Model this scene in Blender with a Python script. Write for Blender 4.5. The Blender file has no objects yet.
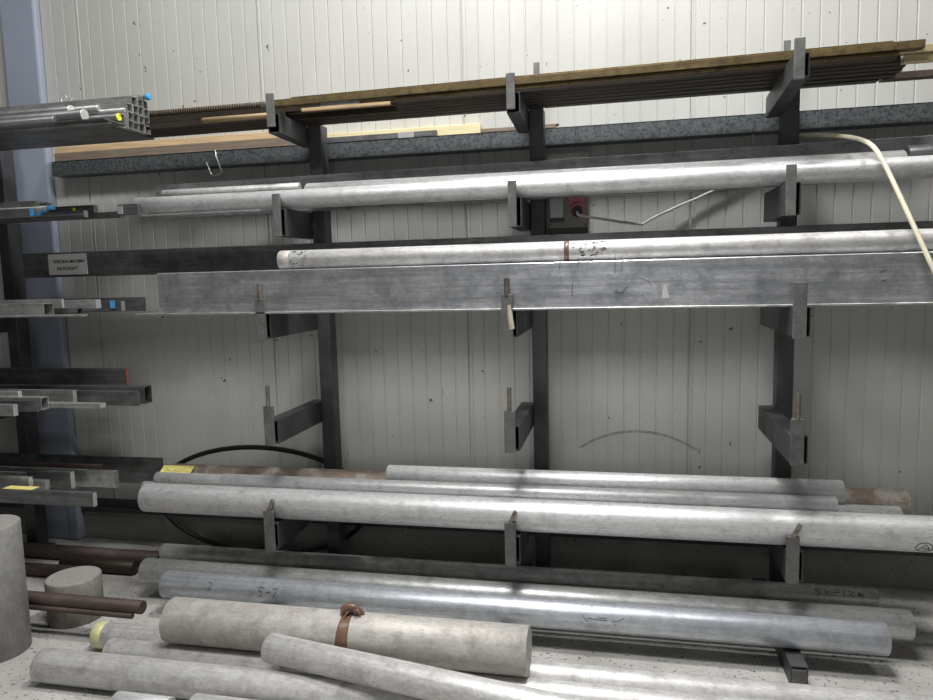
import bpy, math, random
from mathutils import Vector, Matrix
random.seed(7)
C = bpy.context.scene.collection
PI = math.pi

# ------------------------------------------------------------------ camera
F_PX, YAW, PITCH, ROLL, H = 705.179, 0.213307, 0.107074, -0.0252618, 1.40
fw = Vector((-math.sin(YAW)*math.cos(PITCH), math.cos(YAW)*math.cos(PITCH), -math.sin(PITCH)))
r0 = Vector((math.cos(YAW), math.sin(YAW), 0)); u0 = r0.cross(fw)
rt = math.cos(ROLL)*r0 + math.sin(ROLL)*u0; up = -math.sin(ROLL)*r0 + math.cos(ROLL)*u0
cam = bpy.data.objects.new('camera', bpy.data.cameras.new('camera')); C.objects.link(cam)
M = Matrix((rt, up, -fw)).transposed().to_4x4(); M.translation = Vector((0, 0, H)); cam.matrix_world = M
cam.data.sensor_width = 36; cam.data.lens = F_PX/933*36; cam.data.clip_start = .02
bpy.context.scene.camera = cam

def at(x, y, Y):
    "world point seen at photo pixel x, y at the distance Y from the camera (measured towards the wall)"
    d = (x-466.5)/F_PX*rt - (y-350)/F_PX*up + fw
    d = d*(Y/d.y); return Vector((d.x, d.y, d.z+H))

# ------------------------------------------------------------------ materials
def nodes(name):
    m = bpy.data.materials.new(name); m.use_nodes = True
    return m, m.node_tree.nodes, m.node_tree.links, m.node_tree.nodes['Principled BSDF']
def coords(N, L, scale, rand=True, src='Object'):
    tc = N.new('ShaderNodeTexCoord'); mp = N.new('ShaderNodeMapping'); mp.inputs['Scale'].default_value = scale
    L.new(tc.outputs[src], mp.inputs['Vector'])
    if rand:
        oi = N.new('ShaderNodeObjectInfo'); mu = N.new('ShaderNodeMath'); mu.operation = 'MULTIPLY'; mu.inputs[1].default_value = 37
        cb = N.new('ShaderNodeCombineXYZ'); L.new(oi.outputs['Random'], mu.inputs[0])
        for i in range(3): L.new(mu.outputs[0], cb.inputs[i])
        L.new(cb.outputs[0], mp.inputs['Location'])
    return mp.outputs[0]
def noise(N, L, vec, scale, detail=4, rough=.6):
    n = N.new('ShaderNodeTexNoise'); n.inputs['Scale'].default_value = scale; n.inputs['Detail'].default_value = detail
    n.inputs['Roughness'].default_value = rough; L.new(vec, n.inputs['Vector']); return n.outputs['Fac']
def ramp(N, L, fac, stops):
    r = N.new('ShaderNodeValToRGB'); L.new(fac, r.inputs['Fac'])
    while len(r.color_ramp.elements) < len(stops): r.color_ramp.elements.new(.5)
    for e, (p, c) in zip(r.color_ramp.elements, stops):
        e.position = p; e.color = (*c, 1) if len(c) == 3 else c
    return r.outputs['Color']
def mix(N, L, fac, a, b, mode='MIX'):
    m = N.new('ShaderNodeMix'); m.data_type = 'RGBA'; m.blend_type = mode
    if isinstance(fac, (int, float)): m.inputs[0].default_value = fac
    else: L.new(fac, m.inputs[0])
    for s, v in ((6, a), (7, b)):
        if isinstance(v, tuple): m.inputs[s].default_value = (*v, 1)
        else: L.new(v, m.inputs[s])
    return m.outputs[2]
def bump(N, L, P, h, strength, dist=.002):
    b = N.new('ShaderNodeBump'); b.inputs['Strength'].default_value = strength; b.inputs['Distance'].default_value = dist
    L.new(h, b.inputs['Height']); L.new(b.outputs[0], P.inputs['Normal'])

def metal(name, c1, c2, rough=.35, metallic=.8, spots=.0, blot=None, blot_at=(.55, .7), streak=(1.2, 30, 30), spot_col=(.05, .045, .04), bmp=.15, bs=9):
    m, N, L, P = nodes(name)
    v = coords(N, L, streak); s = noise(N, L, v, 2.2, 5)
    col = ramp(N, L, s, [(.3, c1), (.7, c2)])
    v2 = coords(N, L, (1, 1, 1))
    n2 = noise(N, L, v2, bs, 6, .7)
    if blot:
        f = ramp(N, L, n2, [(blot_at[0], (0, 0, 0)), (blot_at[1], (1, 1, 1))]); col = mix(N, L, f, col, blot)
    if spots:
        v3 = coords(N, L, (.6, 1, 1)); n3 = noise(N, L, v3, 150, 3, .55)
        f = ramp(N, L, n3, [(.745-.05*spots, (0, 0, 0)), (.785-.05*spots, (.8, .8, .8))]); col = mix(N, L, f, col, spot_col)
    n5 = noise(N, L, coords(N, L, (.3, 1, 1)), 120, 4, .8)
    col = mix(N, L, 1.0, col, ramp(N, L, n5, [(.36, (.80, .80, .80)), (.60, (1, 1, 1))]), 'MULTIPLY')
    L.new(col, P.inputs['Base Color'])
    P.inputs['Metallic'].default_value = metallic
    rr = N.new('ShaderNodeMapRange'); rr.inputs['To Min'].default_value = rough-.08; rr.inputs['To Max'].default_value = rough+.14
    L.new(n2, rr.inputs['Value']); L.new(rr.outputs[0], P.inputs['Roughness'])
    bump(N, L, P, n2, bmp)
    return m
def plain(name, col, rough=.6, metallic=0, var=.12, scale=20, streak=(1, 1, 1), bmp=.1):
    m, N, L, P = nodes(name)
    n = noise(N, L, coords(N, L, streak), scale, 5)
    c = ramp(N, L, n, [(.3, tuple(x*(1-var) for x in col)), (.7, tuple(min(1, x*(1+var)) for x in col))])
    L.new(c, P.inputs['Base Color']); P.inputs['Roughness'].default_value = rough; P.inputs['Metallic'].default_value = metallic
    bump(N, L, P, n, bmp); return m

ALU    = metal('aluminium', (.78, .78, .78), (.97, .97, .97), .42, .5, spots=1.2, blot=(.58, .58, .58), blot_at=(.5, .75), bs=16)
ALU_D  = metal('dull_aluminium', (.62, .62, .61), (.86, .86, .85), .40, .6, spots=.6, blot=(.44, .44, .43), blot_at=(.45, .72), bs=16)
ALU_W  = metal('weathered_aluminium', (.70, .69, .68), (.93, .92, .90), .46, .4, spots=1., blot=(.52, .50, .48), blot_at=(.45, .72), bs=16)
ALU_B  = metal('bluish_aluminium', (.58, .61, .66), (.86, .89, .94), .38, .65, spots=.6, blot=(.50, .52, .56), blot_at=(.45, .7), bs=16)
CAST   = metal('cast_billet_metal', (.50, .475, .44), (.68, .655, .61), .55, .2, spots=1.2, blot=(.40, .375, .34), blot_at=(.48, .7), streak=(5, 8, 8), bmp=.5, bs=16)
BOXALU = metal('scratched_flat_aluminium', (.42, .43, .45), (.86, .86, .88), .36, .75, spots=.9, blot=(.34, .35, .37), blot_at=(.45, .70), streak=(1.2, 9, 26))
FLATM  = metal('dark_flat_metal', (.17, .17, .172), (.31, .31, .315), .42, .65, spots=.5, blot=(.11, .105, .10), blot_at=(.45, .75))
FLATL  = metal('light_flat_metal', (.52, .52, .51), (.76, .76, .74), .38, .7, spots=.4, blot=(.26, .26, .25), blot_at=(.45, .75))
CUT    = plain('fresh_cut_metal', (.75, .75, .73), .35, .6, .1, 60)
STEEL  = metal('bare_rack_steel', (.075, .075, .08), (.115, .115, .125), .45, .35, spots=.3, blot=(.06, .058, .056), blot_at=(.5, .8), streak=(4, 4, 4))
PLATE  = metal('grey_end_plate_steel', (.17, .17, .165), (.25, .25, .24), .6, .3, spots=1.2, blot=(.12, .115, .11), blot_at=(.45, .7), streak=(12, 12, 12), bmp=.4)
PIN    = metal('pin_steel', (.2, .17, .14), (.42, .38, .33), .4, .7, spots=.4, streak=(4, 30, 30))
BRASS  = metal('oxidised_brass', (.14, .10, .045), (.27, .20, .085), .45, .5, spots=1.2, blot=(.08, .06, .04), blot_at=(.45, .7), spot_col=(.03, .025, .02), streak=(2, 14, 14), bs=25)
BRASSL = metal('clean_brass', (.62, .52, .28), (.75, .64, .38), .4, .4, spots=.3)
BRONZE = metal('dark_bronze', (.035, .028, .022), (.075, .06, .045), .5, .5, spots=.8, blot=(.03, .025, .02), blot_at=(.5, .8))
RUST   = metal('rusty_steel', (.055, .040, .035), (.115, .082, .070), .6, .25, spots=.8, blot=(.16, .12, .10), blot_at=(.55, .85), streak=(3, 14, 14), bmp=.5)
RUSTP  = metal('rusty_flaking_tube', (.30, .22, .17), (.46, .37, .30), .65, .2, spots=.6, blot=(.62, .58, .54), blot_at=(.48, .6), streak=(3, 10, 10), bmp=.6)
GALV   = metal('galvanised_steel', (.12, .13, .135), (.20, .215, .22), .42, .5, spots=.8, blot=(.07, .085, .09), blot_at=(.5, .58), streak=(14, 14, 14), bs=70)
GALVD  = metal('galvanised_rail_web', (.10, .11, .11), (.14, .15, .15), .5, .4, streak=(4, 4, 4))
BLUE   = plain('blue_grey_paint', (.37, .41, .50), .42, 0, .05, 3)
GREYP  = plain('grey_paint', (.135, .14, .15), .5, 0, .1, 6)
WOODP  = plain('pale_timber', (.72, .52, .30), .7, 0, .18, 6, (1, 14, 14))
WOODY  = plain('yellow_timber', (.80, .70, .42), .7, 0, .12, 6, (1, 14, 14))
WOODB  = plain('brown_timber', (.235, .185, .14), .75, 0, .25, 6, (1, 14, 14))
BILLET_G = metal('grey_billet_metal', (.30, .295, .28), (.42, .41, .39), .6, .3, spots=1., blot=(.24, .235, .22), blot_at=(.45, .7), streak=(2, 14, 14), bmp=.4)
BILLET_B = metal('brownish_billet_metal', (.24, .22, .195), (.36, .335, .30), .6, .2, spots=.8, blot=(.18, .165, .145), blot_at=(.45, .7), streak=(1.5, 12, 12), bmp=.4)
SMEAR  = metal('yellow_smeared_metal', (.66, .66, .60), (.78, .77, .55), .5, .2, blot=(.80, .78, .30), blot_at=(.4, .6), bs=14)
PLATEG = metal('mid_grey_plate', (.34, .34, .35), (.52, .52, .53), .42, .55, spots=.6, blot=(.2, .2, .2), blot_at=(.45, .7))
BROWN = metal('brown_thread_metal', (.13, .10, .07), (.24, .19, .13), .5, .3, spots=.8, streak=(20, 14, 14))
OCHRE = metal('ochre_metal', (.34, .24, .13), (.46, .34, .19), .5, .3, spots=.5)
PEGW   = plain('greyed_wood', (.55, .50, .40), .7, 0, .2, 20)
BLACK  = plain('black_rubber', (.018, .018, .018), .45, 0, .2)
INK    = plain('black_marker', (.012, .012, .014), .6)
WHITE  = plain('white_label', (.86, .85, .83), .5, 0, .06)
CREAM  = plain('cream_cable_sheath', (.76, .70, .53), .5, 0, .08)
GCORD  = plain('grey_cord_sheath', (.66, .66, .63), .45)
SOCK   = plain('beige_plastic', (.44, .41, .33), .5, 0, .08)
SOCKD  = plain('dark_box_plastic', (.06, .06, .052), .45)
GLASSY = plain('pale_flap_plastic', (.62, .65, .67), .3)
PINK   = plain('red_plastic', (.72, .24, .33), .4)
YEL    = plain('yellow_paint', (.86, .86, .06), .55)
PAPER  = plain('yellow_paper', (.88, .78, .25), .7, 0, .15, 40)
BTAPE  = plain('blue_tape', (.08, .36, .72), .5)
RTAPE  = plain('red_paint', (.42, .10, .07), .6, 0, .3, 40)
TAPE   = plain('brown_packing_tape', (.19, .11, .075), .3, 0, .25, 20)
CONC   = None

# --- wall panel
m, N, L, P = nodes('wall_panel_paint'); PANEL = m
geo = N.new('ShaderNodeNewGeometry')
def vec(scale):
    mp = N.new('ShaderNodeMapping'); mp.inputs['Scale'].default_value = scale; L.new(geo.outputs['Position'], mp.inputs['Vector']); return mp.outputs[0]
c = ramp(N, L, noise(N, L, vec((1.2, 1, .5)), 2, 6), [(.3, (.53, .53, .50)), (.7, (.61, .61, .578))])
sp = noise(N, L, vec((1, 1, .8)), 30, 2, .5)
c = mix(N, L, ramp(N, L, sp, [(.745, (0, 0, 0)), (.77, (1, 1, 1))]), c, (.12, .10, .075))
sp2 = noise(N, L, vec((1, 1, 1)), 95, 2, .5)
c = mix(N, L, ramp(N, L, sp2, [(.735, (0, 0, 0)), (.76, (.8, .8, .8))]), c, (.2, .19, .16))
# curved scuff left on the panel
sx = N.new('ShaderNodeSeparateXYZ'); L.new(geo.outputs['Position'], sx.inputs[0])
cb = N.new('ShaderNodeCombineXYZ'); L.new(sx.outputs['X'], cb.inputs[0]); L.new(sx.outputs['Z'], cb.inputs[1])
di = N.new('ShaderNodeVectorMath'); di.operation = 'DISTANCE'; L.new(cb.outputs[0], di.inputs[0]); di.inputs[1].default_value = (.085, .22, 0)
mr = N.new('ShaderNodeMath'); mr.operation = 'SUBTRACT'; L.new(di.outputs['Value'], mr.inputs[0]); mr.inputs[1].default_value = .447
ma = N.new('ShaderNodeMath'); ma.operation = 'ABSOLUTE'; L.new(mr.outputs[0], ma.inputs[0])
lt = N.new('ShaderNodeMath'); lt.operation = 'LESS_THAN'; L.new(ma.outputs[0], lt.inputs[0]); lt.inputs[1].default_value = .006
gz = N.new('ShaderNodeMath'); gz.operation = 'GREATER_THAN'; L.new(sx.outputs['Z'], gz.inputs[0]); gz.inputs[1].default_value = .585
ml = N.new('ShaderNodeMath'); ml.operation = 'MULTIPLY'; L.new(lt.outputs[0], ml.inputs[0]); L.new(gz.outputs[0], ml.inputs[1])
m2 = N.new('ShaderNodeMath'); m2.operation = 'MULTIPLY'; L.new(ml.outputs[0], m2.inputs[0]); L.new(noise(N, L, vec((1, 1, 1)), 40, 2), m2.inputs[1])
c = mix(N, L, m2.outputs[0], c, (.16, .15, .13))
L.new(c, P.inputs['Base Color']); P.inputs['Roughness'].default_value = .42

# --- concrete floor
def concrete(name, c1, c2, sp_thr):
    m, N, L, P = nodes(name)
    geo = N.new('ShaderNodeNewGeometry'); v = geo.outputs['Position']
    n1 = noise(N, L, v, 3.5, 8, .65); c = ramp(N, L, n1, [(.32, c1), (.68, c2)])
    n2 = noise(N, L, v, 60, 3, .6); c = mix(N, L, ramp(N, L, n2, [(sp_thr, (0, 0, 0)), (sp_thr+.03, (1, 1, 1))]), c, (.10, .095, .085))
    n3 = noise(N, L, v, 170, 2, .6); c = mix(N, L, ramp(N, L, n3, [(sp_thr+.01, (0, 0, 0)), (sp_thr+.05, (.8, .8, .8))]), c, (.14, .13, .12))
    n4 = noise(N, L, v, 120, 2, .6); c = mix(N, L, ramp(N, L, n4, [(.66, (0, 0, 0)), (.7, (.6, .6, .6))]), c, (.75, .74, .7))
    L.new(c, P.inputs['Base Color']); P.inputs['Roughness'].default_value = .85; bump(N, L, P, n2, .5, .004); return m
FLOORM = concrete('concrete_floor', (.36, .35, .33), (.54, .53, .50), .61)
PLINTH = concrete('concrete_plinth', (.22, .22, .20), (.32, .32, .29), .66)

# ------------------------------------------------------------------ mesh helpers
class MB:
    def __init__(s): s.v = []; s.f = []; s.sm = []
    def add(s, vs, fs, smooth=False):
        b = len(s.v); s.v += [tuple(v) for v in vs]; s.f += [tuple(i+b for i in f) for f in fs]; s.sm += [smooth]*len(fs)
    def box(s, x0, x1, y0, y1, z0, z1, ch=0.0):
        if ch <= 0:
            vs = [(x, y, z) for x in (x0, x1) for y in (y0, y1) for z in (z0, z1)]
            s.add(vs, [(0, 1, 3, 2), (4, 6, 7, 5), (0, 4, 5, 1), (2, 3, 7, 6), (0, 2, 6, 4), (1, 5, 7, 3)]); return
        # prism along x with chamfered long edges
        pr = [(y0+ch, z0), (y1-ch, z0), (y1, z0+ch), (y1, z1-ch), (y1-ch, z1), (y0+ch, z1), (y0, z1-ch), (y0, z0+ch)]
        n = 8; vs = [(x0, a, b) for a, b in pr]+[(x1, a, b) for a, b in pr]
        s.add(vs, [(i, (i+1) % n, (i+1) % n+n, i+n) for i in range(n)]+[tuple(range(n))[::-1], tuple(range(n, 2*n))])
    def hollow(s, x0, x1, y0, y1, z0, z1, t):
        "rectangular tube along x, open at both ends"
        o = [(y0, z0), (y1, z0), (y1, z1), (y0, z1)]; i = [(y0+t, z0+t), (y1-t, z0+t), (y1-t, z1-t), (y0+t, z1-t)]
        vs = [(x, a, b) for x in (x0, x1) for a, b in o+i]; f = []
        for k in range(4):
            j = (k+1) % 4; f += [(k, j, j+8, k+8), (k+4, k+12, j+12, j+4), (k, k+4, j+4, j), (k+8, j+8, j+12, k+12)]
        s.add(vs, f)
    def cyl(s, x0, x1, r, cy=0, cz=0, seg=40, ch=.0025, inner=0, wob=0):
        "round bar along x"
        ch = min(ch, r*.3)
        nl = max(2, int((x1-x0)/.12)) if wob else 1
        rings = [(x0, r-ch), (x0+ch, r)]
        for k in range(1, nl): rings.append((x0+(x1-x0)*k/nl, r*(1+wob*random.uniform(-1, 1))))
        rings += [(x1-ch, r), (x1, r-ch)]
        b = []; vs = []
        for x, q in rings:
            b.append(len(vs)); vs += [(x, cy+q*math.cos(2*PI*i/seg), cz+q*math.sin(2*PI*i/seg)) for i in range(seg)]
        side = []
        for k in range(len(rings)-1):
            side += [(b[k]+i, b[k]+(i+1) % seg, b[k+1]+(i+1) % seg, b[k+1]+i) for i in range(seg)]
        base = len(s.v); s.v += vs; s.f += [tuple(i+base for i in f) for f in side]; s.sm += [True]*len(side)
        if inner:
            for e, x in ((0, x0), (1, x1)):
                ib = len(s.v); d = min(.25, (x1-x0)*.45)*(1 if e == 0 else -1)
                s.v += [(x, cy+inner*math.cos(2*PI*i/seg), cz+inner*math.sin(2*PI*i/seg)) for i in range(seg)]
                s.v += [(x+d, cy+inner*math.cos(2*PI*i/seg), cz+inner*math.sin(2*PI*i/seg)) for i in range(seg)]
                ob = base+(b[0] if e == 0 else b[-1])
                for i in range(seg):
                    j = (i+1) % seg
                    a1 = (ob+i, ib+i, ib+j, ob+j); a2 = (ib+i, ib+seg+i, ib+seg+j, ib+j)
                    if e: a1 = a1[::-1]; a2 = a2[::-1]
                    s.f += [a1, a2]; s.sm += [False, True]
                cap = tuple(ib+seg+i for i in range(seg)); s.f.append(cap if e else cap[::-1]); s.sm.append(False)
        else:
            s.f.append(tuple(base+b[0]+i for i in range(seg))[::-1]); s.f.append(tuple(base+b[-1]+i for i in range(seg))); s.sm += [False, False]
    def tube(s, pts, r, seg=10, closed=False, rs=None):
        pts = [Vector(p) for p in pts]; n = len(pts); vs = []; prev = None
        for k, p in enumerate(pts):
            if closed: t = pts[(k+1) % n]-pts[k-1]
            else: t = pts[min(k+1, n-1)]-pts[max(k-1, 0)]
            t.normalize()
            if prev is None:
                a = Vector((0, 0, 1)) if abs(t.z) < .9 else Vector((1, 0, 0)); prev = t.cross(a).normalized()
            prev = (prev-t*prev.dot(t)).normalized(); bn = t.cross(prev); q = rs[k] if rs else r
            vs += [p+prev*q*math.cos(2*PI*i/seg)+bn*q*math.sin(2*PI*i/seg) for i in range(seg)]
        f = []
        for k in range(n if closed else n-1):
            k2 = (k+1) % n
            f += [(k*seg+i, k*seg+(i+1) % seg, k2*seg+(i+1) % seg, k2*seg+i) for i in range(seg)]
        s.add(vs, f, True)
        if not closed:
            s.add(vs[:seg], [tuple(range(seg))[::-1]]); s.add(vs[-seg:], [tuple(range(seg))])
    def build(s, name, mat, parent=None, loc=None, rot=None, bevel=0):
        me = bpy.data.meshes.new(name); me.from_pydata(s.v, [], s.f)
        for p, q in zip(me.polygons, s.sm): p.use_smooth = q
        me.materials.append(mat); me.update()
        o = bpy.data.objects.new(name, me); C.objects.link(o)
        if parent: o.parent = parent
        if loc is not None: o.location = loc
        if rot is not None: o.rotation_euler = rot
        if bevel:
            b = o.modifiers.new('bevel', 'BEVEL'); b.width = bevel; b.segments = 2; b.limit_method = 'ANGLE'
        return o
def fixn(o):
    import bmesh
    bm = bmesh.new(); bm.from_mesh(o.data); bmesh.ops.recalc_face_normals(bm, faces=bm.faces); bm.to_mesh(o.data); bm.free(); return o
def tag(o, label, cat, group=None):
    o['label'] = label; o['category'] = cat
    if group: o['group'] = group
    return o
def empty(name, loc, label, cat, group=None):
    o = bpy.data.objects.new(name, None); C.objects.link(o); o.location = loc; o.empty_display_size = .05
    return tag(o, label, cat, group)
def struct(name, mb, mat, **k):
    o = mb.build(name, mat, **k); o['kind'] = 'structure'; return fixn(o)
def smooth_path(pts, n=8):
    out = []; P = [Vector(p) for p in pts]
    for i in range(len(P)-1):
        a, b, c2, d = P[max(i-1, 0)], P[i], P[i+1], P[min(i+2, len(P)-1)]
        for k in range(n):
            t = k/n; out.append(.5*((2*b)+(c2-a)*t+(2*a-5*b+4*c2-d)*t*t+(3*b-a-3*c2+d)*t**3))
    out.append(P[-1]); return out

# ------------------------------------------------------------------ setting
WY = 3.25
# wall of micro-ribbed sandwich panels, one metre wide
prof = []; X0 = -2.688
k0 = -4
for k in range(k0, 7):
    xs = X0+k
    prof += [(xs-.010, 0), (xs-.0085, .010), (xs-.001, .010), (xs+.002, 0), (xs+.010, 0), (xs+.012, .003), (xs+.017, .003), (xs+.019, 0)]
    for j in range(1, 14):
        g = xs+j/14.0
        prof += [(g-.0045, 0), (g-.003, .004), (g+.001, .004), (g+.0045, 0)]
wb = MB(); ztop = 4.6; n = len(prof)
wb.add([(x, WY+d, .165) for x, d in prof]+[(x, WY+d, ztop) for x, d in prof], [(i, i+1, n+i+1, n+i) for i in range(n-1)])
wb.add([(prof[0][0], WY+.10, .165), (prof[-1][0], WY+.10, .165), (prof[-1][0], WY+.10, ztop), (prof[0][0], WY+.10, ztop)], [(0, 1, 2, 3)])
wall = wb.build('wall_back', PANEL); wall['kind'] = 'structure'
b = MB(); b.box(-6.7, 4.2, 3.243, 3.36, -.02, .164); struct('baseboard_back', b, PLINTH)
b = MB(); b.box(-6.7, 4.2, 3.228, 3.2495, .158, .186); b.box(-6.7, 4.2, 3.2465, 3.2497, .186, .23); struct('trim_1', b, STEEL)
b = MB(); b.box(-6.7, 4.2, -3.2, 3.36, -.05, 0); struct('floor', b, FLOORM)
# structural column, flush against the panels, and a galvanised wall rail
b = MB(); b.box(-3.105, -2.893, 3.205, 3.2495, 0, 4.6); b.box(-2.955, -2.888, 3.2, 3.2495, 0, .5)
struct('trim_2', b, BLUE, bevel=.012)

# galvanised wall rail (lipped C profile) along the panels
b = MB()
xa, xb = -2.832, 2.6
b.box(xa, xb, 3.165, 3.2495, 2.020, 2.0235); b.box(xa, xb, 3.165, 3.1685, 1.955, 2.0235)
b.box(xa, xb, 3.165, 3.2495, 1.952, 1.9555); o = b.build('wall_rail', GALV); tag(o, 'dark galvanised steel rail running along the panel wall behind the rack', 'rail'); fixn(o)

# ------------------------------------------------------------------ cantilever rack
rack = empty('cantilever_rack', (-.35, 3.08, 0), 'dark grey steel cantilever rack with short arms against the ribbed wall', 'rack')
def rbuild(mb, name, mat, parent=rack, bevel=0):
    "mesh given in world coordinates, parented under the rack, origin at its centre"
    xs = [v[0] for v in mb.v]; ys = [v[1] for v in mb.v]; zs = [v[2] for v in mb.v]
    c = Vector(((min(xs)+max(xs))/2, (min(ys)+max(ys))/2, min(zs)))
    mb.v = [(v[0]-c.x, v[1]-c.y, v[2]-c.z) for v in mb.v]
    o = fixn(mb.build(name, mat, bevel=bevel)); wl = Vector((0, 0, 0)); q = parent
    while q is not None: wl += q.location; q = q.parent
    o.parent = parent; o.location = c-wl; return o
POSTS = [-4.15, -3.080, -1.367, -.367, .633, 1.633]
ROWS = [  # arm bottom, arm top, plate bottom, plate top, arm end Y
    (2.000, 2.078, 2.026, 2.160, 2.75), (1.58, 1.695, 1.578, 1.755, 2.75), (1.162, 1.262, 1.155, 1.322, 2.56),
    (.725, .822, .72, .882, 2.56), (.295, .403, .288, .458, 2.56)]
rack_main = rack
rack_left = empty('cantilever_rack', (-3.6, 3.08, 0), 'neighbouring dark rack upright at the left edge beside the blue grey column', 'rack')
YE = [(2.775, 2.778, 2.655), (2.782, 2.767, 2.732), (2.602, 2.597, 2.557), (2.62, 2.61, 2.548), (2.572, 2.572, 2.572)]    # arms are not all the same length
for pi_, px in enumerate(POSTS):
    rack = rack_left if pi_ < 2 else rack_main
    rbuild.__defaults__ = (rack, 0)
    b = MB(); b.box(px, px+.062, 3.048, 3.125, 0.0, 2.085); rbuild(b, 'post', STEEL, bevel=.004)
    b = MB(); b.box(px-.03, px+.09, 3.03, 3.14, 0, .008); rbuild(b, 'base_plate', STEEL)
    if pi_ >= 1:
        b = MB(); b.box(px+.014, px+.040, 3.125, 3.131, 2.0, 2.292 if pi_ > 2 else 2.228); rbuild(b, 'back_stop', PLATE)
    for ri, (a0, a1, p0, p1, ye) in enumerate(ROWS):
        if ri == 0 and pi_ < 2: a0, a1, p0, p1 = 1.965, 2.048, 1.963, 2.12
        b = MB(); x0, x1 = (px-.058 if ri > 1 else px-.052), px-.0005
        ye = YE[ri][min(max(pi_, 2), 4)-2]
        t = .0035   # rectangular tube along y, open towards the aisle
        b.box(x0, x0+t, ye, 3.11, a0, a1); b.box(x1-t, x1, ye, 3.11, a0, a1)
        b.box(x0+t, x1-t, ye, 3.11, a0, a0+t); b.box(x0+t, x1-t, ye, 3.11, a1-t, a1); b.box(x0+t, x1-t, 3.106, 3.11, a0+t, a1-t)
        if ri == 0 and pi_ >= 2: b.v = [(v[0], v[1], v[2]+(3.048-v[1])*(.01, .05, .09, .09)[min(pi_-2, 3)]) for v in b.v]    # the top arms rise towards the aisle
        arm = rbuild(b, 'arm', STEEL)
        b = MB(); q0, q1 = (px-.0575, px-.015) if ri > 1 else (px-.0515, px-.018)
        if pi_ == 4 and ri == 2: p1 = 1.345
        b.box(q0, q1, ye-.012, ye+.001, p0, p1); pl = rbuild(b, 'end_plate', PLATE, arm, bevel=.0015)
        if ri >= 2 and not (pi_ == 4 and ri == 2):
            xm = (q0+q1)/2; tilt = 0
            z1 = p1+.088
            if ri == 4: z1 = p1+.045; tilt = .022
            if ri == 2: z1 = p1+.06
            b = MB(); b.tube([(xm, ye-.005, p1-.004), (xm+tilt, ye-.006, z1)], .0085 if ri != 2 else .0105, 10); rbuild(b, 'stop_pin', PIN, arm)
    if pi_ in (2, 3, 4):
        b = MB(); x0, x1 = px-.072, px-.018; t = .0035; ye = 2.40
        b.box(x0, x0+t, ye, 3.10, 0, .072); b.box(x1-t, x1, ye, 3.10, 0, .072); b.box(x0+t, x1-t, ye, 3.1, 0, t); b.box(x0+t, x1-t, ye, 3.1, .072-t, .072)
        b.box(x0+t, x1-t, 2.41, 2.415, t, .072-t)
        ft = rbuild(b, 'foot', STEEL)
        b = MB(); b.box(x0+.004, x1-.004, 2.398, 2.4085, .0, .060); rbuild(b, 'end_cap', PLATE, ft, .001)
b = MB(); b.box(-2.892, 1.72, 2.994, 3.0475, 1.436, 1.556); rbuild(b, 'tie_beam', FLATM, bevel=.003)
# load sign
sa = at(47.5, 254.5, 2.99); sb = at(87.5, 274.0, 2.99)
b = MB(); b.box(sa.x, sb.x, 2.9905, 2.9938, sb.z, sa.z); sign = rbuild(b, 'load_sign', WHITE)
def text_mesh(name, s, size, loc, parent, wl, mat, rot=(PI/2, 0, 0), xs=1.0):
    cu = bpy.data.curves.new(name, 'FONT'); cu.body = s; cu.size = size; cu.align_x = 'CENTER'; cu.align_y = 'CENTER'; cu.extrude = .0004; cu.offset = size*.012
    t = bpy.data.objects.new(name, cu); C.objects.link(t); bpy.context.view_layer.update()
    me = bpy.data.meshes.new_from_object(t.evaluated_get(bpy.context.evaluated_depsgraph_get()))
    bpy.data.objects.remove(t); me.materials.clear(); me.materials.append(mat)
    o = bpy.data.objects.new(name, me); C.objects.link(o); o.parent = parent; o.location = Vector(loc)-Vector(wl); o.rotation_euler = rot; o.scale = (xs, 1, 1); return o
swl = rack.location+sign.location; cx = (sa.x+sb.x)/2; cz = (sa.z+sb.z)/2
text_mesh('lettering', 'SARCINA MAXIMA', .0215, (cx+.008, 2.990, cz+.013), sign, swl, INK)
text_mesh('lettering', '100 KG/RAFT', .0215, (cx-.003, 2.990, cz-.021), sign, swl, INK)
# wedge of wood hanging on the middle arm, third row
wp = at(509, 305, 2.54); wq = at(512, 329, 2.54)
b = MB(); b.tube([(wp.x, 2.538, wp.z), ((wp.x+wq.x)/2-.001, 2.537, (wp.z+wq.z)/2), (wq.x, 2.538, wq.z)], .007, 8, rs=[.006, .010, .011])
o = b.build('wooden_peg', PEGW); fixn(o); tag(o, 'pale wooden peg hanging on the middle arm end below the wide flat bar', 'peg')

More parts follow.
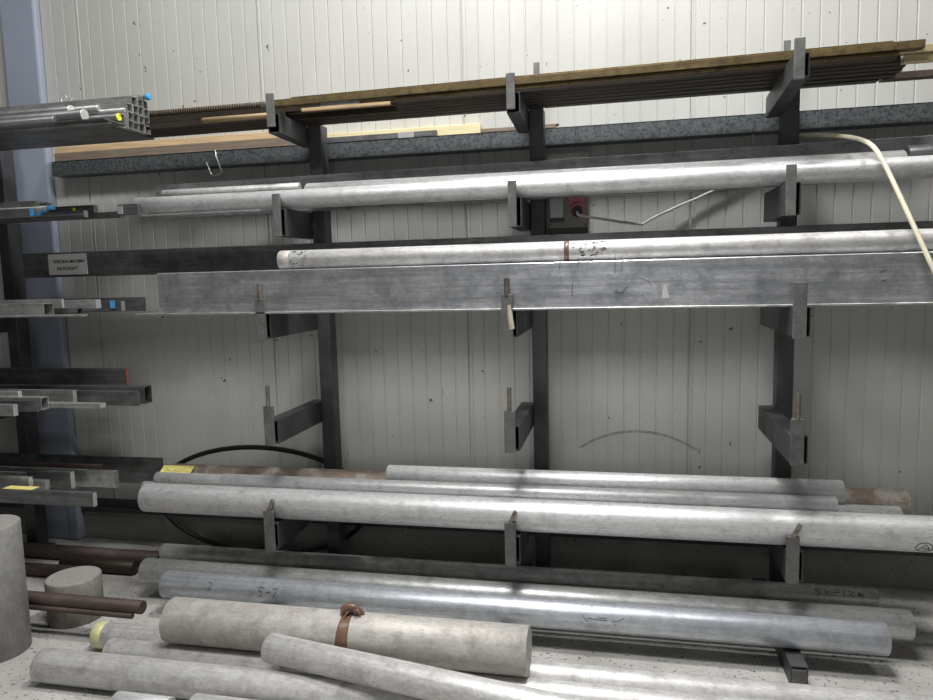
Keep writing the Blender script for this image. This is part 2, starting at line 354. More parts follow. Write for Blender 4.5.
# ------------------------------------------------------------------ stock bars
def bar(name, label, cat, x0, x1, Y, z, r, mat, group=None, Y1=None, z1=None, inner=0, wob=0, seg=40, parts=True):
    "round bar or tube from x0 to x1; Y, z of the left end, Y1, z1 of the right"
    Y1 = Y if Y1 is None else Y1; z1 = z if z1 is None else z1
    if x0 > -4: x0 *= (Y-r)/Y
    x1 *= (Y1-r)/Y1 if x1 > 0 else (Y1+r)/Y1      # photo pixels mark the outermost rim of an end, not its centre
    d = Vector((x1-x0, Y1-Y, z1-z)); b = MB(); b.cyl(0, d.length, r, seg=seg, inner=inner, wob=wob)
    o = b.build(name, mat, loc=(x0, Y, z)); fixn(o)
    o.rotation_euler = d.to_track_quat('X', 'Z').to_euler()
    return tag(o, label, cat, group)
def flat(name, label, cat, x0, x1, Y0, Y1, z0, z1, mat, group=None, hollow=0, rz=0, ry=0, ch=.0015, child=None):
    b = MB()
    if hollow: b.hollow(0, x1-x0, 0, Y1-Y0, 0, z1-z0, hollow)
    else: b.box(0, x1-x0, 0, Y1-Y0, 0, z1-z0, ch)
    o = b.build(name, mat, loc=(x0, Y0, z0), rot=(0, ry, rz)); fixn(o)
    return tag(o, label, cat, group)
def X(px, y, Y): return at(px, y, Y).x
def sub(parent, name, mb, mat, label=None):
    "child given in the parent's local coordinates"
    o = fixn(mb.build(name, mat)); o.parent = parent
    if label: o['label'] = label
    return o
def strokes(parent, paths, r, w=.0012, name='marker_writing', ph=0.0):
    "pen strokes on a round bar: (distance along, angle in radians) pairs; angle 0 faces the aisle, up is positive"
    b = MB()
    for pth in paths:
        b.tube([(s, -(r+.0002)*math.cos(a), (r+.0002)*math.sin(a)) for s, a in pth], w, 6)
    return sub(parent, name, b, INK, 'black handwriting')

# --- row 5 (lowest loaded shelf)
zs = .403
G5 = 'round bars on the lowest loaded shelf'
t = bar('round_bar', 'thick bright aluminium bar at the front of the lowest loaded shelf', 'metal bar', X(135, 498, 2.625), 1.75, 2.637, zs+.0625, .0625, ALU, G5)
ln = lambda px, y, Y, o: X(px, y, Y)-o.location.x
s0 = ln(926, 546, 2.57, t)
strokes(t, [[(s0+.022*math.cos(a)*1.2, -.50+.34*math.sin(a)) for a in [k*PI/8 for k in range(17)]],
            [(s0-.018, -.72), (s0-.006, -.45), (s0+.004, -.27), (s0+.012, -.45), (s0+.016, -.72)], [(s0-.004, -.58), (s0+.014, -.58)]], .0625, .0014)
bar('round_bar', 'aluminium bar second from the front on the lowest loaded shelf, mostly hidden', 'metal bar', -1.95, X(893, 515, 2.75), 2.752, zs+.0405, .0405, ALU_W, G5)
bar('round_bar', 'mid-thick aluminium bar on the lowest loaded shelf, dark left end right of the yellow tag', 'metal bar', X(219, 481, 2.735), X(839, 505, 2.735), 2.735, .519, .0335, ALU, G5, z1=.521)
bar('round_bar', 'aluminium bar end lying just right of and below the yellow paper tag', 'metal bar', X(153, 479, 2.815), -1.02, 2.815, .494, .0305, ALU, G5)
bar('round_bar', 'thin aluminium rod end peeping out left of the tagged pipe, lowest loaded shelf', 'metal bar', X(140, 479, 2.895), -1.02, 2.895, zs+.025, .0235, ALU_D, G5)
bar('round_bar', 'aluminium bar end at right in front of the rusty pipe end, lowest loaded shelf', 'metal bar', -.92, X(905, 510, 2.845), 2.845, zs+.0445, .0445, ALU, G5)
bar('round_bar', 'topmost aluminium bar on the lowest loaded shelf, left end near the middle of its neighbours', 'metal bar', X(385, 470, 2.87), X(846, 492, 2.87), 2.87, .535, .0435, ALU, G5)
t = bar('rusty_pipe', 'brown rusty pipe at the back of the lowest loaded shelf, flaking right end', 'pipe', X(165, 470, 2.985), X(912, 503, 2.985), 2.985, zs+.0565, .0565, RUSTP, inner=.048)
b = MB(); b.box(-.006, .155, -.048, .01, .0, .002)
tg = fixn(b.build('paper_tag', PAPER)); tg.location = (X(164, 469, 2.93), 2.935, .5135); tg.rotation_euler = (.55, 0, .02)
tag(tg, 'yellow paper tag with scribbles lying on the left end of the rusty pipe', 'tag')
b = MB()
for k in range(9): b.tube([(.02+.014*k, -.030+.004*(k % 2), .0022), (.03+.014*k, -.018-.004*(k % 3), .0022)], .0010, 5)
sub(tg, 'handwriting', b, INK)

# --- row 4 empty, row 3
z3 = 1.262
flat('flat_bar', 'thin pale strip beneath the wide scratched aluminium box bar', 'metal bar', X(137, 314, 2.6), 1.75, 2.590, 2.74, z3, z3+.008, FLATL)
t = flat('box_bar', 'wide dark scratched aluminium flat bar on the third shelf, above the empty arms', 'metal bar', X(159, 293, 2.61), 1.75, 2.605, 2.735, z3+.008, 1.436, BOXALU, ch=.003)
def mark_box(px0, y0, pts, w=.0012):
    p = at(px0, y0, 2.604); return [(p.x-t.location.x+dx, -.0006, p.z-t.location.z+dz) for dx, dz in pts]
b = MB()
for px, y, pts in [(615, 268, [(0, 0), (0, .05), (.0, -.02)]), (622, 270, [(0, 0), (.0, .035)]), (578, 270, [(0, 0), (0, .045), (.012, .03)]), (640, 278, [(0, 0), (.03, -.012), (.04, -.03)]), (615, 292, [(0, .0), (.025, -.004), (.045, .02)]),
                   (572, 296, [(0, 0), (.002, .05)]), (560, 262, [(0, 0), (-.002, -.03)]), (880, 272, [(0, 0), (.02, .006)]), (881, 281, [(0, 0), (.015, .002)])]:
    b.tube(mark_box(px, y, pts), .0009, 5)
sub(t, 'marker_writing', b, INK)
b = MB(); p = at(664.5, 292, 2.604); lx, lz = p.x-t.location.x, p.z-t.location.z
b.add([(lx-.010, -.0008, lz-.022), (lx+.016, -.0008, lz-.022), (lx+.008, -.0008, lz+.026), (lx-.004, -.0008, lz+.026), (lx-.010, -.0002, lz-.022), (lx+.016, -.0002, lz-.022), (lx+.008, -.0002, lz+.026), (lx-.004, -.0002, lz+.026)],
      [(0, 1, 2, 3), (4, 7, 6, 5), (0, 4, 5, 1), (1, 5, 6, 2), (2, 6, 7, 3), (3, 7, 4, 0)])
sub(t, 'sticker', b, GCORD, 'small pale sticker patch')
t = bar('long_tube', 'long worn light tube lying on top of the wide scratched flat bar', 'tube', X(276, 262, 2.66), 1.75, 2.665, 1.436+.0385, .0385, ALU_W)
s0 = ln(564, 253, 2.66, t)
b = MB(); b.cyl(s0, s0+.022, .0392, seg=32); sub(t, 'tape_band', b, TAPE, 'brown tape band')
b = MB()
random.seed(3)
for k in range(34):
    s = s0+.03+random.random()*.12; a = random.uniform(-.55, .9); l = random.uniform(.003, .014)
    b.tube([(s, -.0386*math.cos(a), .0386*math.sin(a)), (s+l, -.0386*math.cos(a+.06), .0386*math.sin(a+.06))], random.uniform(.001, .0026), 5)
sub(t, 'scuff_marks', b, BRONZE, 'dark scuff marks')
b = MB(); random.seed(5)
b.cyl(.002, .05, .0391, seg=32)
sub(t, 'cast_collar', b, CAST, 'rough whitish end')
b = MB()
for k in range(26):
    s = .05+random.random()*.07; a = random.uniform(-.9, 1.0); l = random.uniform(.003, .012)
    b.tube([(s, -.0386*math.cos(a), .0386*math.sin(a)), (s+l, -.0386*math.cos(a+.1), .0386*math.sin(a+.1))], random.uniform(.0008, .002), 5)
sub(t, 'scuff_marks', b, BRONZE, 'dark scuff marks')

# --- row 2
z2 = 1.695
bar('round_bar', 'long bright aluminium bar at the front of the second shelf', 'metal bar', X(133, 207, 2.83), 1.75, 2.828, z2+.040, .040, ALU)
bar('round_bar', 'thinner bright bar between the front bar and upright plate of the second shelf', 'metal bar', X(303, 186, 2.925), X(909, 149, 2.925), 2.925, z2+.064, .052, ALU, z1=z2+.064)
bar('round_bar', 'pale marked rod end at left of the second shelf in front of the upright plate', 'metal bar', X(161, 195, 2.925), X(302, 188, 2.925), 2.925, 1.797, .020, ALU_W)
bar('round_bar', 'short dark bar piece at far right of the second shelf behind the front bar', 'metal bar', X(910, 149, 2.925), 1.75, 2.925, 1.797, .030, FLATM)
t = flat('flat_plate', 'grey plate standing on edge at the back of the second shelf', 'metal plate', X(155, 190, 3.01), 1.75, 3.015, 3.035, z2+.001, 1.853, PLATEG, ry=-.006)
t = flat('flat_bar', 'small dark flat bar jutting left under the second shelf front bar', 'metal bar', X(124, 213, 2.80), X(143, 212, 2.8), 2.765, 2.785, z2-.002, z2+.046, FLATM)
b = MB(); b.box(-.002, .022, -.004, .0, .006, .040); sub(t, 'end_clip', b, CUT, 'bright notched end')
t.location.z = z2+.0005
flat('flat_bar', 'thin strip under the second shelf front bar at left', 'metal bar', X(140, 216, 2.8), X(262, 213, 2.8), 2.787, 2.80, z2-.006, z2+.0, FLATL)

# --- row 1: brass / bronze bars
z1 = 2.078
GB = 'brown brass bars on the top shelf'
def bb(label, l, r, Y0, Y1, a, b_, mat, g=GB):
    xl = X(l, 100, Y0) if l is not None else -2.2
    xr = X(r, 60, Y0) if r is not None else 1.75
    dz = (3.05-Y0)*.09; ry = -dz*.37; dz *= 1+(xl-1.05)*.37      # the bundle twists: level at left, tilted at right
    return flat('brass_bar', label, 'metal bar', xl, xr, Y0, Y1, z1+dz+a, z1+dz+b_, mat, g, ry=ry)
LO = (.0003, .026)      # lower layer
bb('front brass bar of the top shelf, its cut right end nearly touching the photo edge', 268, 925, 2.775, 2.812, .0275, .055, BRASS)
bb('thin brass strip lying on the front brass bar of the top shelf', 291, 893, 2.777, 2.812, .0552, .060, BRASS)
bb('lower brass bar directly under the front one of the top shelf', 395, 899, 2.785, 2.823, .012, .026, BRASS)
bb('light yellow brass bar end at far right behind the front bar, top shelf', 887, None, 2.816, 2.852, .0275, .052, BRASSL)
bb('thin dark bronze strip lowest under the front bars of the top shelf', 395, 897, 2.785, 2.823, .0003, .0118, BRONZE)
bb('upper dark brass bar just behind the front one, top shelf', 345, 884, 2.816, 2.852, .0275, .052, BRASS)
bb('tan bar end at far right of the top shelf, below the light yellow end', 903, None, 2.827, 2.863, *LO, BRASSL)
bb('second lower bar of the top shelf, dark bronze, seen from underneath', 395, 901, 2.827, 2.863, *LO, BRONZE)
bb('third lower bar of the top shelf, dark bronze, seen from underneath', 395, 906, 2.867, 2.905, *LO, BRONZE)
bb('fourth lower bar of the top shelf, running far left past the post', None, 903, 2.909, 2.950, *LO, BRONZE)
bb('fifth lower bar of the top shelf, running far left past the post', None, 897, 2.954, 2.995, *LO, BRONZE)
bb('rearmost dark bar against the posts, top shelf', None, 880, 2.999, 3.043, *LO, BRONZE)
bb('grey brown bar end at far right, rearmost on the top shelf', 882, None, 2.999, 3.043, *LO, RUST)
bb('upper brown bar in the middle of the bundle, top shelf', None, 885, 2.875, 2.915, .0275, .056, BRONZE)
bb('upper brown bar at the back of the bundle, top shelf', None, 890, 2.96, 3.0, .0275, .052, BRASS)
# left part of the bundle
t = bar('threaded_rod', 'brown threaded rod on the upper left of the brass bundle, top shelf', 'metal rod', X(140, 112, 2.93), X(262, 104, 2.88), 2.89, z1+.070, .0135, BRONZE)
b = MB()
for k in range(60): b.cyl(.004+k*.0115, .0075+k*.0115, .0150, seg=20, ch=.001)
sub(t, 'thread', b, BROWN)
bb('dark bar at left of the top shelf under the threaded rod', None, 282, 2.868, 2.905, *LO, BRONZE)
bar('brass_rod', 'ochre round rod end sticking out left of the left post, top shelf', 'metal rod', X(204, 125, 2.86), X(276, 117, 2.86), 2.84, z1+.0125, .0115, OCHRE)
flat('wood_strip', 'short pale wooden strip under the brass bars right of the left post', 'wood strip', X(300, 113, 2.77), X(389, 107, 2.77), 2.785, 2.800, z1+.0055, z1+.018, WOODP)
flat('metal_offcut', 'short silvery offcut under the brass bars right of the left post', 'offcut', X(319, 109, 2.77), X(358, 106, 2.77), 2.785, 2.800, z1+.0185, z1+.034, FLATL)

# --- planks on the wall rail
zr = 2.0235
flat('timber_plank', 'brown timber plank resting on the wall rail at left', 'plank', X(55, 160, 3.17), X(312, 140, 3.17), 3.168, 3.20, zr, zr+.040, WOODB)
flat('timber_plank', 'long pale timber plank on the wall rail, right end near the middle post', 'plank', X(55, 150, 3.2), X(480, 130, 3.2), 3.204, 3.244, zr+.001, zr+.050, WOODY)
flat('timber_plank', 'orange pale timber batten lying on the brown plank at upper left', 'plank', X(55, 150, 3.17), X(305, 132, 3.17), 3.170, 3.203, zr+.0405, zr+.072, WOODP)
t = flat('flat_bar', 'dark flat bar with a silvery patch on the wall rail, between left and middle posts', 'metal bar', X(313, 138, 3.17), X(436, 131, 3.17), 3.168, 3.198, zr, zr+.026, FLATM)
sx_ = X(398, 133, 3.168)-t.location.x
b = MB(); b.box(sx_, sx_+.075, -.0015, -.0003, .001, .025); sub(t, 'foil_patch', b, CUT, 'crumpled silvery patch')
t = flat('wood_strip', 'thin brown stick on the wall rail behind the middle post', 'wood strip', X(481, 130, 3.18), X(556, 127, 3.18), 3.17, 3.19, zr, zr+.018, WOODB)
b = MB(); b.tube([(t.data.vertices[-1].co.x-.01, .01, .009), (t.data.vertices[-1].co.x+.012, .01, .016)], .006, 8); sub(t, 'knob', b, BRONZE)
# hooked wire hanging from the rail
hk = [at(x, y, 3.158) for x, y in [(214.5, 152), (216, 156), (222, 172.5), (219, 174.5), (212.5, 176), (210, 172), (206.5, 162.5)]]
hk[0] = Vector((hk[0].x, 3.175, zr+.0027))
hk.insert(1, Vector((hk[0].x+.002, 3.161, zr+.0027)))
b = MB(); b.tube(hk, .0027, 6); o = fixn(b.build('wire_hook', CUT)); tag(o, 'bent silver wire hook hanging from the wall rail at upper left', 'hook')
# pale bracket seen right of the middle post, on the wall below the rail
a = at(547, 152, 3.2); c_ = at(588, 156, 3.2)
b = MB(); b.box(a.x, c_.x, 3.215, 3.2495, c_.z, c_.z+.02); o = b.build('cable_duct', GCORD); tag(o, 'short pale duct piece under the wall rail right of the middle post', 'duct'); fixn(o)

# ------------------------------------------------------------------ left stock: ends seen at the left of the photo
LX = -4.25
def lb(label, px, y0, y1, Y0, Y1, mat, row, kind='flat', name='flat_bar', cat='metal bar', hollow=0, left=LX, zlo=None, zhi=None, rz=0, end=None):
    a = at(px, y0, Y0); c = at(px, y1, Y0)
    zl = zlo if zlo is not None else c.z; zh = zhi if zhi is not None else a.z
    if kind == 'round':
        r = abs(a.z-c.z)/2; return bar(name, label, cat, left, a.x, (Y0), max((a.z+c.z)/2, ROWS[row][1]+r), r, mat, seg=24, inner=hollow)
    zl = max(zl, ROWS[row][1]+.0003)
    if row >= 1 and not hollow: Y1 = Y0+(Y1-Y0)*.55
    if row >= 1: a.x *= Y1/Y0; c.x *= Y1/Y0
    o = flat(name, label, cat, left, (a.x+c.x)/2, Y0, Y1, zl, zh, mat, hollow=hollow)
    if end:
        Lx = (a.x+c.x)/2-left; b = MB(); b.box(Lx+.0002, Lx+.0012, .001, Y1-Y0-.001, .001, zh-zl-.001); sub(o, 'cut_end', b, end[0], end[1])
    return o
# row 1: square tubes, rods
zt = 2.048
flat('flat_plate', 'dark wide plate under the upper left bundle, underside in view', 'metal plate', LX, X(152, 136, 2.93), 2.66, 2.95, zt+.0003, zt+.006, FLATM)
s = .0355
xe = -2.042
k = 0
for i in range(4):
    for j in range(4):
        if j == 3 and i == 0: continue
        yy = 2.728+i*(s+.0006); zz = zt+.0065+j*(s+.0006)
        flat('square_tube', 'hollow square steel tube in the stacked block at upper left', 'metal tube', LX, xe+random.uniform(-.004, .004), yy, yy+s, zz, zz+s, FLATL, 'square tubes stacked at the upper left', hollow=.0022)
flat('square_tube', 'larger hollow square tube at the front of the stacked block, upper left', 'metal tube', LX, xe-.01, 2.668, 2.724, zt+.0065, zt+.0640, FLATL, hollow=.003)
t = bar('round_bar', 'dark rod with a blue painted end lying on top of the square tubes, upper left', 'metal bar', LX, X(146, 98, 2.845), 2.845, zt+.162, .012, FLATM, seg=20)
b = MB(); Lx = X(146, 98, 2.845)-LX; b.cyl(Lx, Lx+.022, .0135, seg=20); sub(t, 'painted_end', b, BTAPE, 'blue end')
for label, px, yc, hh, Y, mt, em, el in [
    ('dark round bar with white cut end, leftmost of the upper left rods', 71, 111, 12, 2.615, FLATM, CUT, 'white cut end'),
    ('dark round bar with white cut end just right of the leftmost rod, upper left', 84, 115, 12, 2.565, FLATM, CUT, 'white cut end'),
    ('thin rod between the two white ended bars and the square tubes, upper left', 99, 108, 7, 2.645, FLATL, CUT, None),
    ('rod with a yellow painted end beside the square tubes, upper left', 118.5, 117, 8, 2.645, FLATM, YEL, 'yellow painted end'),
    ('small open tube lowest of the upper left rods', 110, 122, 6, 2.56, FLATM, CUT, None),
    ('dark tube ending left of the column edge, lowest at upper left', 56, 120.5, 10, 2.54, FLATM, FLATM, None),
    ('short bright rod tip above the yellow painted end, upper left', 125, 110, 5, 2.655, FLATL, CUT, None)]:
    a = at(px, yc, Y); r = hh/2*2.95/F_PX*.93
    t = bar('round_bar', label, 'metal bar', LX, a.x*Y/(Y+r), Y, a.z, r, mt, seg=24)
    if el:
        b = MB(); b.cyl(a.x-LX+.0002, a.x-LX+.004, r*1.01, seg=24, ch=.001); sub(t, 'cut_end', b, em, el)
flat('flat_plate', 'dark flat plate carrying the upper left rods', 'metal plate', LX, X(118, 130, 2.6), 2.52, 2.655, zt+.0003, zt+.006, FLATM)
b = MB()
pw = [at(x, y, 2.82) for x, y in [(62, 103), (61, 97), (65, 95), (68, 99), (72, 98), (70, 102)]]
b.tube(smooth_path(pw, 4), .002, 6); o = fixn(b.build('wire_twist', CUT)); tag(o, 'twisted loose wire on top of the upper left rods', 'wire')

# row 2
for args in [
    ('flat bar at the back of the left second shelf, reaching past the column', 98, 204.5, 213, 2.93, 2.985, FLATM, 1, CUT),
    ('dark flat bar reaching furthest right on the left second shelf', 125, 211, 219.5, 2.84, 2.90, FLATM, 1, None),
    ('flat bar lying highest on the left second shelf, ends before the column edge', 40, 200.5, 207.5, 2.72, 2.77, FLATL, 1, CUT),
    ('bright square bar end beside the blue taped ends, left second shelf', 52, 202, 208.5, 2.78, 2.83, FLATL, 1, CUT),
    ('front flat bar with blue taped end, left second shelf', 34, 208, 217, 2.655, 2.70, FLATM, 1, BTAPE),
    ('lowest flat bar of the left second shelf, under the blue taped ends', 84, 214, 221, 2.63, 2.65, FLATM, 1, None),
    ('narrow flat bar with pale corner, left second shelf, right of the yellow dot', 88, 210, 217, 2.78, 2.83, FLATM, 1, CUT)]:
    l, px, y0, y1, Ya, Yb, mt, row, em = args
    lb(l, px, y0, y1, Ya, Yb, mt, row, end=(em, 'bright cut end' if em is CUT else 'blue taped end') if em else None)
for lab, px, yc, Y in [('blue tipped rod nearest the column edge, left second shelf', 47, 210, 2.705),
                       ('blue tipped rod right of the highest flat bar, left second shelf', 54, 207.5, 2.70),
                       ('blue tipped rod lowest of the three, left second shelf', 41, 214, 2.712)]:
    a = at(px, yc, Y); t = bar('round_bar', lab, 'metal bar', LX, a.x, Y, a.z, .0095, FLATL, seg=16)
    b = MB(); b.cyl(a.x-LX-.03, a.x-LX+.0005, .0102, seg=16, ch=.001); sub(t, 'blue_tip', b, BTAPE, 'blue tip')
a = at(65, 210, 2.86); t = bar('round_bar', 'rod with a yellow dot on its end, left second shelf', 'metal bar', LX, a.x, 2.915, a.z+.004, .010, FLATM, seg=16)
b = MB(); b.cyl(a.x-LX, a.x-LX+.003, .011, seg=16, ch=.001); sub(t, 'painted_end', b, YEL, 'yellow end')

# row 3
for args in [
    ('wide dark plate with slanted end, rearmost on the left third shelf', 146, 297, 311, 2.97, 2.99, FLATM, 2, None, 0),
    ('flat bar with a pale end face in front of the slanted plate, left third shelf', 125, 301, 311, 2.88, 2.93, FLATM, 2, CUT, 0),
    ('pale flat bar ending beside the blue tape scrap, left third shelf', 101, 299.5, 308.5, 2.80, 2.86, FLATL, 2, CUT, 0),
    ('hollow box bar end under the pale bar, left third shelf', 83, 308, 314.5, 2.76, 2.795, FLATM, 2, None, .003),
    ('front channel bar with white edges, left third shelf', 54, 303, 316, 2.66, 2.72, FLATL, 2, None, .004),
    ('thin flat strip lowest on the left third shelf', 88, 314.5, 318, 2.58, 2.64, FLATL, 2, None, 0),
    ('rectangular bar with silver rim behind the front channel, left third shelf', 64, 299, 308, 2.73, 2.755, FLATL, 2, CUT, 0)]:
    l, px, y0, y1, Ya, Yb, mt, row, em, ho = args
    lb(l, px, y0, y1, Ya, Yb, mt, row, hollow=ho, end=(em, 'bright cut end') if em else None)
a = at(104, 304, 2.83)
b = MB(); b.box(a.x, a.x+.024, 2.864, 2.872, a.z-.022, a.z+.014); o = fixn(b.build('blue_tape_scrap', BTAPE)); tag(o, 'scrap of blue tape between bar ends on the left third shelf', 'tape')
o.location = (0, .004, 0)

# row 4
for args in [
    ('tall dark plate with red and yellow painted end, rearmost on the left fourth shelf', 128, 368.5, 386, 3.00, 3.025, FLATM, 3, RTAPE, 0, 'red painted end'),
    ('open ended dark channel bar reaching furthest right on the left fourth shelf', 152, 387, 404, 2.90, 2.955, FLATM, 3, None, .004, None),
    ('dark rectangular bar in front of the open channel, left fourth shelf', 140, 391.5, 406, 2.83, 2.87, FLATM, 3, FLATM, 0, None),
    ('thin flat strip with pale end on top, left fourth shelf', 121, 386, 391.5, 2.96, 2.99, FLATL, 3, CUT, 0, 'bright cut end'),
    ('bar with bright end face in the middle of the left fourth shelf', 77, 390.5, 408.5, 2.765, 2.81, FLATL, 3, CUT, 0, 'bright cut end'),
    ('pale flat bar lying low under its neighbours, left fourth shelf', 106, 404, 409, 2.69, 2.76, FLATL, 3, CUT, 0, 'bright cut end'),
    ('hollow square bar ending over the column, left fourth shelf', 49, 398, 410.5, 2.64, 2.685, FLATL, 3, None, .004, None),
    ('dark bar between the hollow one and the foremost, left fourth shelf', 40, 401, 412, 2.60, 2.635, FLATM, 3, FLATL, 0, None),
    ('foremost short bar with white end, left fourth shelf', 18, 405, 416.5, 2.54, 2.585, FLATL, 3, CUT, 0, 'white cut end')]:
    l, px, y0, y1, Ya, Yb, mt, row, em, ho, el = args
    lb(l, px, y0, y1, Ya, Yb, mt, row, hollow=ho, end=(em, el) if el else None)
t = lb('bright topped bar resting highest over the foremost bars, left fourth shelf', 22, 391.5, 398, 2.66, 2.70, FLATL, 3, end=(CUT, 'white cut end'))

# row 5
for args in [
    ('tall dark weathered plate standing rearmost on the left fifth shelf', 164, 458.5, 494, 3.005, 3.03, FLATM, 4, None, 0, None),
    ('brown flat bar with pale edge in front of the tall plate, left fifth shelf', 104, 465.5, 472, 2.94, 2.985, RUST, 4, None, 0, None),
    ('grey flat bar second longest on the left fifth shelf', 119, 471.5, 488.5, 2.86, 2.90, FLATL, 4, FLATM, 0, None),
    ('bar with pale end face in the middle of the left fifth shelf', 75, 472.5, 489.5, 2.79, 2.84, FLATM, 4, CUT, 0, 'pale cut end'),
    ('small channel bar with bright end, left fifth shelf', 50, 481, 490.5, 2.71, 2.76, FLATL, 4, CUT, 0, 'pale cut end'),
    ('short silver bar second nearest on the left fifth shelf', 33, 478, 487.5, 2.66, 2.705, FLATL, 4, CUT, 0, 'pale cut end'),
    ('small hollow bar at the very left of the left fifth shelf', 27, 473, 481, 2.765, 2.785, FLATL, 4, None, .003, None)]:
    l, px, y0, y1, Ya, Yb, mt, row, em, ho, el = args
    lb(l, px, y0, y1, Ya, Yb, mt, row, hollow=ho, end=(em, el) if el else None)
t = lb('foremost flat bar with bright end over the short round billet, left fifth shelf', 97, 493.5, 507.5, 2.575, 2.62, FLATM, 4, end=(CUT, 'bright cut end'))
a = at(10, 487, 2.62); c_ = at(39, 489, 2.62)
b = MB(); b.box(a.x, c_.x, 2.58, 2.625, t.location.z+(at(97, 493.5, 2.575).z-t.location.z)+.0003, t.location.z+(at(97, 493.5, 2.575).z-t.location.z)+.0012)
o = fixn(b.build('paper_slip', PAPER)); tag(o, 'pale yellow paper slip on the foremost flat bar, left fifth shelf', 'paper')

# ------------------------------------------------------------------ floor stock
zf = .072
GF = 'long bars lying on the rack feet'
t = bar('round_bar', 'dull long bar rearmost on the rack feet', 'metal bar', X(157, 552, 2.875), X(880, 599, 2.885), 2.885, zf+.0385, .0385, ALU_D, GF)
s0 = ln(816, 596, 2.85, t)
strokes(t, [[(s0+.016, .95), (s0, 1.05), (s0, .8), (s0+.015, .7), (s0+.012, .45), (s0, .42)],
            [(s0+.032, .9), (s0+.045, .75), (s0+.032, .5)], [(s0+.062, .75), (s0+.085, .72)],
            [(s0+.1, 1.0), (s0+.1, .45)], [(s0+.118, .95), (s0+.135, .85), (s0+.12, .5), (s0+.138, .45)], [(s0+.158, .9), (s0+.15, .6), (s0+.168, .45), (s0+.172, .65), (s0+.152, .68)]], .0385, .0016)
t = bar('round_bar', 'thick long bar in the middle on the rack feet, reaching furthest right', 'metal bar', X(137, 570, 2.65), X(916, 626, 2.655), 2.652, zf+.0525, .0525, ALU_D, GF)
t = bar('round_bar', 'bluish bright long bar at the front on the rack feet, with marker figures', 'metal bar', X(157, 586, 2.525), X(893, 639, 2.525), 2.53, zf+.0545, .0545, ALU_B, GF)
s0 = ln(258, 592, 2.48, t)
strokes(t, [[(s0+.022, .72), (s0+.004, .74), (s0+.002, .5), (s0+.016, .42), (s0+.014, .12), (s0, .08)], [(s0+.034, .42), (s0+.052, .46)],
            [(s0+.062, .68), (s0+.084, .74), (s0+.072, .3), (s0+.066, .05)]], .0545, .0016)
s0 = ln(207, 583, 2.48, t)
strokes(t, [[(s0, .8), (s0+.014, .82), (s0+.014, .55), (s0, .35), (s0+.018, .33)]], .0545, .0015)
s0 = ln(582, 620, 2.48, t)
strokes(t, [[(s0, .55), (s0+.012, .25), (s0+.02, .1)], [(s0+.02, .35), (s0+.05, .30), (s0+.09, .28)], [(s0+.06, .42), (s0+.09, .42)], [(s0+.105, .22), (s0+.125, .25), (s0+.15, .5)], [(s0+.115, .1), (s0+.118, -.02)],
            [(s0+.03, 1.2), (s0+.04, 1.1)], [(s0+.0, 1.25), (s0+.003, 1.15)]], .0545, .0011)

G7 = 'bars lying low on the concrete floor'
r7, r8 = .050, .0465
t = bar('round_bar', 'whitish floor bar with a yellow smeared left end, under the thick billet', 'metal bar', X(88, 634, 2.232), 1.25, 2.234, r7, r7, ALU_W, G7)
b = MB(); b.cyl(-.0008, .045, r7*1.006, seg=40, ch=.003); sub(t, 'yellow_end', b, SMEAR, 'yellow smeared end')
bar('round_bar', 'whitish floor bar directly in front of the one with the yellow end', 'metal bar', X(101, 650, 2.14), 1.25, 2.137, r8, r8, ALU_W, G7)
bar('round_bar', 'thick weathered floor bar in the left foreground', 'metal bar', X(28, 664, 2.0), 1.3, 2.0, .0575, .0575, ALU_W, G7)
# thick billet with tape
t = bar('thick_billet', 'thick beige cast billet with brown tape tied round it, lying across floor bars', 'metal billet', X(157, 619, 2.18), X(532, 650, 2.18), 2.184, .166, .0795, CAST, seg=56)
rB = .0795
s0 = X(341, 628, 2.11)-t.location.x
b = MB()
segn = 40
for w0, w1, tw in [(-.018, .002, .006), (-.004, .018, -.006)]:
    vs = []; fs = []
    for i in range(segn):
        a = 2*PI*i/segn; sh = tw*math.sin(a*1.0+.6)
        for ww in (w0, w1):
            rr = rB+.0012+.0006*math.sin(5*a+ww*300)
            vs.append((s0+ww+sh, rr*math.cos(a), rr*math.sin(a)))
    for i in range(segn): j = (i+1) % segn; fs.append((2*i, 2*i+1, 2*j+1, 2*j))
    b.add(vs, fs, True)
b.tube([(s0-.019+.004*math.sin(a+.6), (rB+.001)*math.cos(a), (rB+.001)*math.sin(a)) for a in [2*PI*i/40 for i in range(40)]], .0022, 6, closed=True)
b.tube([(s0+.018-.004*math.sin(a+.6), (rB+.001)*math.cos(a), (rB+.001)*math.sin(a)) for a in [2*PI*i/40 for i in range(40)]], .0022, 6, closed=True)
tape = b.build('tape_strap', TAPE, parent=t); tape['label'] = 'brown tape wound round the billet'
b = MB()
b.tube([(s0-.020, -.012, rB-.002), (s0-.014, -.008, rB+.016), (s0+.002, -.004, rB+.027), (s0+.022, -.004, rB+.024), (s0+.042, -.002, rB+.012), (s0+.056, -.002, rB+.003)], .01, 12, rs=[.007, .015, .016, .013, .010, .005])
b.tube([(s0+.02, -.012, rB+.016), (s0+.040, -.020, rB+.022), (s0+.050, -.018, rB+.003)], .005, 8, rs=[.005, .006, .003])
b.tube([(s0-.006, -.030, rB-.004), (s0+.0, -.022, rB+.010), (s0+.010, -.012, rB+.018)], .004, 8)
kn = sub(t, 'tape_knot', b, TAPE, 'knotted tape end')
